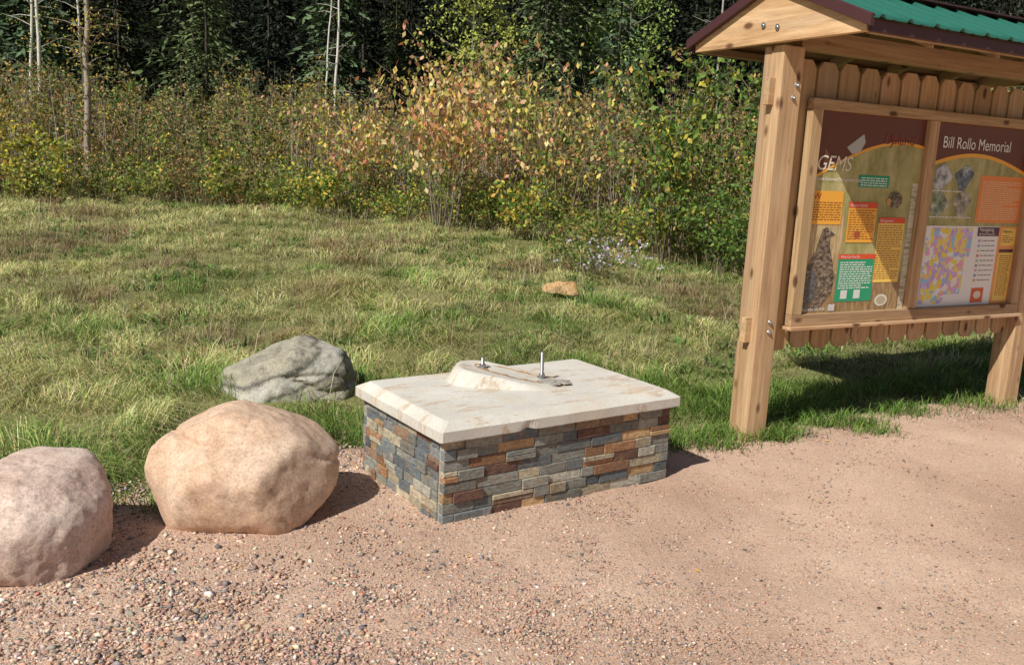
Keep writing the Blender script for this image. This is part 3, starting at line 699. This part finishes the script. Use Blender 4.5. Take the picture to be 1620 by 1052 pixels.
# roof
PT=R(22);tn_=math.tan(PT);HD=.65;YC=.065;ZE=2.32;TH=.045
x0r,x1r=-.06,2.80
gb=Parts()
def gable(x0,x1):
    yz=[(YC-HD,ZE),(YC+HD,ZE),(YC+HD,ZE+TH),(YC,ZE+TH+HD*tn_),(YC-HD,ZE+TH)]
    k=len(yz);v_=[(x0,y_,z_) for y_,z_ in yz]+[(x1,y_,z_) for y_,z_ in yz]
    gb.V.append(np.array(v_));b_=gb.n
    gb.F.append(tuple(b_+i for i in range(k)));gb.F.append(tuple(b_+k+i for i in reversed(range(k))))
    for i in range(k): gb.F.append((b_+i,b_+k+i,b_+k+(i+1)%k,b_+(i+1)%k))
    gb.C+=[(1.3,1.27,1.25)]*(2*k);gb.n+=2*k
gable(-.045,-.004);gable(Lr+.004,Lr+.045)
gb.make('gable_boards',WG,K,.003)
M_trim=flat('brown_trim',(.075,.028,.03),.45,.4)
M_green=flat('green_metal',(.03,.15,.11),.28,.5)
xp=[];zp=[];x=x0r
while x<x1r:
    for dx_,h_ in ((0,0),(.035,0),(.05,.018),(.068,.018),(.083,0),(.13,0),(.137,.004),(.15,.004),(.157,0)):
        xp.append(x+dx_);zp.append(h_)
    x+=.205
xp=np.array(xp);zp=np.array(zp);k=xp<=x1r;xp=xp[k];zp=zp[k]
Vr=[];Fr=[];off=0
for sgn in (-1,1):
    ns=4;rowsv=[]
    for j in range(ns+1):
        y_=YC+sgn*(HD+.055)*j/ns;zb=ZE+TH+.032+(HD-(HD+.055)*j/ns)*tn_
        rowsv.append(np.stack([xp,np.full_like(xp,y_),zb+zp],-1))
    Vv=np.concatenate(rowsv);Fr.append(gridfaces(ns+1,len(xp))+off);Vr.append(Vv);off+=len(Vv)
o=fast_mesh('metal_roofing',np.concatenate(Vr),np.concatenate(Fr),mat=M_green,parent=K)
sd=o.modifiers.new('s','SOLIDIFY');sd.thickness=.004
tr=Parts()
def slopebox(x0,x1,s0,s1,zo0,zo1,sgn,P_,col=(1,1,1)):
    a=(YC+sgn*s0,ZE+TH+(HD-s0)*tn_);b2=(YC+sgn*s1,ZE+TH+(HD-s1)*tn_)
    v_=[(x,y_,z_+o_) for x in (x0,x1) for (y_,z_) in (a,b2) for o_ in (zo0,zo1)]
    P_.V.append(np.array(v_));b_=P_.n
    for q_ in [(0,1,3,2),(4,6,7,5),(0,4,5,1),(2,3,7,6),(0,2,6,4),(1,5,7,3)]: P_.F.append(tuple(b_+i for i in q_))
    P_.C+=[col]*8;P_.n+=8
for sgn in (-1,1):
    for (xa,xb) in ((x0r-.02,x0r+.012),(x1r-.012,x1r+.02)):
        slopebox(xa,xb,0,HD+.05,-.01,.05,sgn,tr)
    ya=YC+sgn*(HD+.012);tr.box(x0r+.014,x1r-.014,min(ya,ya+sgn*.02),max(ya,ya+sgn*.02),ZE-.005,ZE+TH+.008)
tr.box(x0r,x1r,YC-.07,YC+.07,ZE+TH+HD*tn_+.045,ZE+TH+HD*tn_+.058)
tr.make('roof_trim',M_trim,K,.003)
dk=Parts()
for sgn in (-1,1): slopebox(.0,Lr,.0,HD,.002,.02,sgn,dk,(.75,.72,.7))
dk.make('roof_deck',WH,K,0)
rf=Parts()
for xx in np.linspace(.5,2.2,4):
    for sgn in (-1,1): slopebox(xx,xx+.04,.03,HD-.05,-.09,-.001,sgn,rf,(.8,.8,.8))
rf.make('rafters',WG,K,.002)
dk=Parts();dk.box(.0,Lr,YC-HD+.005,YC-HD+.04,ZE-.005,ZE+TH-.01,(.8,.8,.8));dk.box(.0,Lr,YC+HD-.04,YC+HD-.005,ZE-.005,ZE+TH-.01,(.8,.8,.8));dk.make('sub_fascia',WH,K,.002)

# posters -----------------------------------------------------------------
_pm={}
def pmat(c):
    key=tuple(round(x,3) for x in c)
    if key not in _pm:
        m,nt,b=newmat('print',.45,.25);b.inputs['Base Color'].default_value=(*c,1)
        b.inputs['Coat Weight'].default_value=.25;b.inputs['Coat Roughness'].default_value=.12;_pm[key]=m
    return _pm[key]
YP=.040
class Poster:
    def __init__(s,name,x0,x1,z0,z1):
        s.x0,s.x1,s.z0,s.z1=x0,x1,z0,z1;s.e=bpy.data.objects.new(name,None);link(s.e,K)
    def XY(s,u,v): return s.x0+(s.x1-s.x0)*u,s.z1-(s.z1-s.z0)*v
    def poly(s,pts,lay,c,mat=None,nm='print'):
        me=bpy.data.meshes.new(nm);v=[(s.XY(u,v)[0],YP-.0007*lay,s.XY(u,v)[1]) for u,v in pts]
        me.from_pydata(v,[],[tuple(range(len(v)))]);me.materials.append(mat or pmat(c));return link(bpy.data.objects.new(nm,me),s.e)
    def rect(s,u0,v0,u1,v1,lay,c,mat=None,nm='print'): return s.poly([(u0,v0),(u0,v1),(u1,v1),(u1,v0)],lay,c,mat,nm)
    def ell(s,u,v,ru,rv,lay,c,mat=None,nm='print'): return s.poly([(u+ru*math.cos(a),v+rv*math.sin(a)) for a in np.linspace(0,2*math.pi,20,endpoint=False)],lay,c,mat,nm)
    def lines(s,u0,v0,u1,v1,lay,c,step=.012):
        me=bpy.data.meshes.new('body_text');V=[];F=[]
        v=v0
        while v+.005<v1:
            u=u0;end=u1-(.0 if rng.random()<.8 else (u1-u0)*.4*rng.random())
            while u<end-.008:
                l=rng.uniform(.012,.045);e_=min(u+l,end)
                for (a,b_) in ((u,v),(u,v+.005),(e_,v+.005),(e_,v)):
                    x,z=s.XY(a,b_);V.append((x,YP-.0007*lay,z))
                F.append(tuple(range(len(V)-4,len(V))));u=e_+.007
            v+=step
        if F:
            me.from_pydata(V,[],F);me.materials.append(pmat(c));link(bpy.data.objects.new('body_text',me),s.e)
    def text(s,t,u,v,size,c,lay=6,shear=0,sx=1,nm='lettering'):
        cu=bpy.data.curves.new(nm,'FONT');cu.body=t;cu.size=size;cu.shear=shear;cu.materials.append(pmat(c))
        o=bpy.data.objects.new(nm,cu);x,z=s.XY(u,v);o.location=(x,YP-.0007*lay,z);o.rotation_euler=(R(90),0,0);o.scale=(sx,1,1);link(o,s.e)
def photo(name,stops,sc,stretch=(1,1,1)):
    m,nt,b=newmat(name,.45,.25);v=coords(nt,stretch);n=noise(nt,v,sc,6,.65);nt.links.new(ramp(nt,n,stops),b.inputs['Base Color'])
    b.inputs['Coat Weight'].default_value=.25;b.inputs['Coat Roughness'].default_value=.12;return m
OL=photo('olive_photo',[(.3,(.20,.19,.06)),(.5,(.42,.38,.15)),(.7,(.62,.54,.28))],7,(1,1,.5))
DG=photo('dry_grass_photo',[(.3,(.16,.08,.03)),(.5,(.36,.23,.11)),(.7,(.52,.4,.22))],22,(1.5,1,.4))
FE=photo('feather',[(.38,(.05,.04,.03)),(.5,(.17,.125,.085)),(.68,(.42,.34,.26))],30,(1,1,1.6))
BR=(.15,.05,.03);OG=(.92,.44,.06);YO=(.94,.63,.14);RD=(.75,.09,.03);GN=(.02,.34,.17);WT=(.88,.86,.82)
P1=Poster('grouse_poster',A1-.004,AM0+.004,Z0i-.004,Z1i+.004)
P1.rect(0,0,1,1,0,(0,0,0),OL)
P1.rect(0,.80,1,1,1,(0,0,0),DG);P1.rect(0,.5,.34,.8,1,(0,0,0),photo('wheat_photo',[(.3,(.30,.20,.08)),(.7,(.75,.58,.34))],30,(2,1,.3)))
P1.poly([(0,0)]+[(0,.33)]+[(t_,.33-.20*math.sin(t_*math.pi*.62)) for t_ in np.linspace(0,1,18)]+[(1,0)],2,BR)
P1.poly([(t_,.34-.20*math.sin(t_*math.pi*.62)) for t_ in np.linspace(0,1,18)]+[(t_,.325-.20*math.sin(t_*math.pi*.62)) for t_ in np.linspace(1,0,18)],3,OG)
P1.text('GEMS',.03,.285,.125,(.85,.78,.62),6,.25,.95)
P1.text('Grouse Enhanced Management Sites',.03,.335,.030,WT,6,0,.9)
P1.text('Upland',.60,.14,.10,(.30,.06,.04),6,.4)
P1.poly([(.28,.17),(.36,.13),(.42,.10),(.44,.14),(.40,.19),(.33,.20)],4,(.5,.5,.48))
P1.rect(.42,.30,.70,.36,4,GN);P1.lines(.44,.312,.68,.355,5,WT)
P1.rect(.03,.385,.30,.55,4,OG);P1.text('W',.04,.43,.06,(.5,.05,.03));P1.lines(.04,.44,.29,.54,5,(.3,.12,.03))
P1.rect(.36,.44,.62,.64,4,OG);P1.rect(.36,.435,.62,.465,5,RD);P1.text('Grouse Habitat',.37,.458,.024,WT,7);P1.lines(.37,.475,.61,.63,5,(.3,.12,.03))
P1.rect(.65,.52,.90,.85,4,YO);P1.rect(.65,.51,.90,.54,5,RD);P1.text('Management',.66,.533,.024,WT,7);P1.lines(.66,.55,.89,.84,5,(.35,.15,.04))
P1.rect(.32,.72,.66,.945,4,GN);P1.rect(.32,.70,.66,.725,5,RD);P1.text('What Can You Do',.335,.719,.022,WT,7);P1.lines(.34,.74,.64,.88,5,WT)
P1.rect(.37,.885,.43,.93,6,(.7,.75,.7));P1.rect(.49,.885,.55,.93,6,(.7,.75,.7))
P1.rect(.27,.955,.33,.99,6,(.65,.63,.6))
P1.text('Tell us what you think',.02,.985,.032,WT,6,0,.75)
P1.rect(.93,.33,.985,1,3,(0,0,0),photo('birch_bark_photo',[(.35,(.25,.2,.12)),(.5,(.6,.55,.4)),(.7,(.7,.66,.52))],16,(.4,1,3)))
P1.ell(.78,.42,.07,.045,4,(0,0,0),FE);P1.ell(.72,.43,.02,.02,5,(.6,.3,.1))
P1.ell(.46,.60,.03,.02,5,(.5,.12,.05))
P1.ell(.76,.945,.062,.032,4,(.75,.72,.62));P1.ell(.76,.945,.045,.022,5,(.5,.42,.3))
P1.poly([(.03,.98),(.02,.86),(.05,.76),(.11,.68),(.13,.62),(.15,.575),(.19,.565),(.225,.58),(.25,.60),(.225,.615),(.23,.66),(.27,.74),(.30,.82),(.28,.90),(.22,.95),(.17,.98)],4,(0,0,0),FE,'grouse_bird')
P1.poly([(.04,.96),(.035,.86),(.10,.76),(.15,.83),(.13,.93)],5,(0,0,0),photo('wing',[(.35,(.04,.04,.04)),(.65,(.2,.19,.18))],45,(1,1,2.5)))
P1.poly([(.225,.585),(.265,.60),(.225,.607)],6,(.1,.08,.06))
P1.ell(.195,.585,.008,.005,6,(.02,.02,.02))
P2=Poster('memorial_map_poster',AM1-.004,AE0+.004,Z0i-.004,Z1i+.004)
P2.rect(0,0,1,1,0,(0,0,0),OL)
P2.poly([(0,0)]+[(0,.26)]+[(t_,.26-.09*math.sin(t_*math.pi*.9+.3)) for t_ in np.linspace(0,1,18)]+[(1,0)],1,BR)
P2.poly([(t_,.265-.09*math.sin(t_*math.pi*.9+.3)) for t_ in np.linspace(0,1,18)]+[(t_,.245-.09*math.sin(t_*math.pi*.9+.3)) for t_ in np.linspace(1,0,18)],2,OG)
P2.text('Bill Rollo Memorial',.09,.135,.105,WT,6,0,.88)
P2.rect(.52,.27,1,.53,2,(.85,.28,.07));P2.lines(.55,.30,.97,.51,4,(.85,.6,.38))
for (u_,v_,c_) in ((.13,.29,(.6,.62,.66)),(.35,.29,(.2,.25,.3)),(.13,.43,(.3,.36,.25)),(.36,.43,(.45,.42,.33))):
    pts=[(u_+.085*math.cos(a)*(1+.25*math.sin(3*a+u_*9)),v_+.06*math.sin(a)*(1+.25*math.cos(2*a+v_*7))) for a in np.linspace(0,2*math.pi,22,endpoint=False)]
    P2.poly(pts,3,(0,0,0),photo('habitat_photo',[(.35,tuple(x*.3 for x in c_)),(.55,c_),(.7,(.7,.68,.6))],18))
P2.lines(.05,.36,.48,.375,4,WT);P2.lines(.05,.50,.48,.515,4,WT)
P2.rect(.02,.55,.80,1,2,(.88,.86,.83))
mm,nt,b=newmat('map_print',.45,.25);v=coords(nt)
q=N(nt,'ShaderNodeTexVoronoi',Scale=28);q.distance='MANHATTAN';nt.links.new(v,q.inputs['Vector']);sp=nt.nodes.new('ShaderNodeSeparateColor');nt.links.new(q.outputs['Color'],sp.inputs[0])
rr=ramp(nt,sp.outputs[0],[(0,(.88,.72,.10)),(.2,(.55,.42,.78)),(.34,(.35,.62,.88)),(.46,(.90,.74,.22)),(.62,(.85,.42,.58)),(.76,(.88,.86,.83)),(.9,(.66,.52,.84))]);rr.node.color_ramp.interpolation='CONSTANT'
nt.links.new(rr,b.inputs['Base Color'])
P2.poly([(.05,.60),(.05,.98),(.30,.98),(.30,.93),(.47,.93),(.47,.72),(.52,.72),(.52,.56),(.10,.56),(.10,.60)],3,(0,0,0),mm,'trail_map')
P2.rect(.57,.555,.80,.605,4,(.10,.03,.05));P2.text('Navigating',.585,.578,.038,WT,6);P2.text('Bill Rollo Memorial',.585,.599,.022,WT,6)
for i in range(9):
    v_=.625+.028*i;P2.rect(.59,v_,.615,v_+.014,4,[(.5,.4,.65),(.3,.5,.7),(.72,.6,.15),(.7,.2,.2),(.4,.6,.4),(.3,.3,.3),(.7,.4,.5),(.2,.3,.6),(.6,.4,.2)][i]);P2.lines(.63,v_+.004,.78,v_+.012,4,(.25,.22,.2))
P2.rect(.59,.90,.72,.985,4,(.7,.12,.03));P2.ell(.655,.94,.04,.022,5,(.8,.7,.6))
P2.rect(.80,.55,1,1,2,(.88,.36,.12));P2.rect(.83,.56,.985,.66,4,YO);P2.text('Features',.845,.585,.03,(.2,.05,.02),6);P2.lines(.845,.60,.97,.65,5,(.3,.1,.03))
P2.rect(.83,.68,.985,.70,4,(.1,.04,.03));P2.rect(.83,.70,.985,.98,3,YO);P2.lines(.845,.715,.97,.96,5,(.35,.13,.03))

# ---------------------------------------------------------------- log chunks
PLW=[((-.2,0,1),.05),((0,0,-1),.06),((1,.5,.2),.16),((-1,.4,.3),.18),((0,1,0),.07),((0,-1,.3),.06),((.6,-.4,.7),.085),((-.7,-.6,.2),.12)]
zc=float(gz(.52,10.0))
boulder('split_log',(.52,10.0,zc+.11),PLW,26,rockmat('split_wood',(.42,.23,.09),(.62,.40,.20),(.72,.55,.34),bs=.9,blot=(.25,.13,.06)),rotz=-.35,amp=.035,fs=7,sub=5,seed=3,scale=1.12)
n=110;y=2.6+rng.random(n)*3.0;x=(rng.random(n)*2-1)*.62*y;k=y<ye(x)-.1;x=x[k];y=y[k];n=len(x)
V_,F_,C_=leaves(np.stack([x,y,rz(x,y)+.008],-1),.012+.02*rng.random(n),pick([(.6,.36,.08),(.35,.22,.12),(.10,.07,.06),(.6,.46,.2)],n),asp=.6)
V_=V_.reshape(-1,4,3);V_[:,:,2]=V_[:,:1,2]+np.abs(V_[:,:,2]-V_[:,:1,2])*.3
fast_mesh('fallen_leaves',V_.reshape(-1,3),F_,C_,M_leaf)
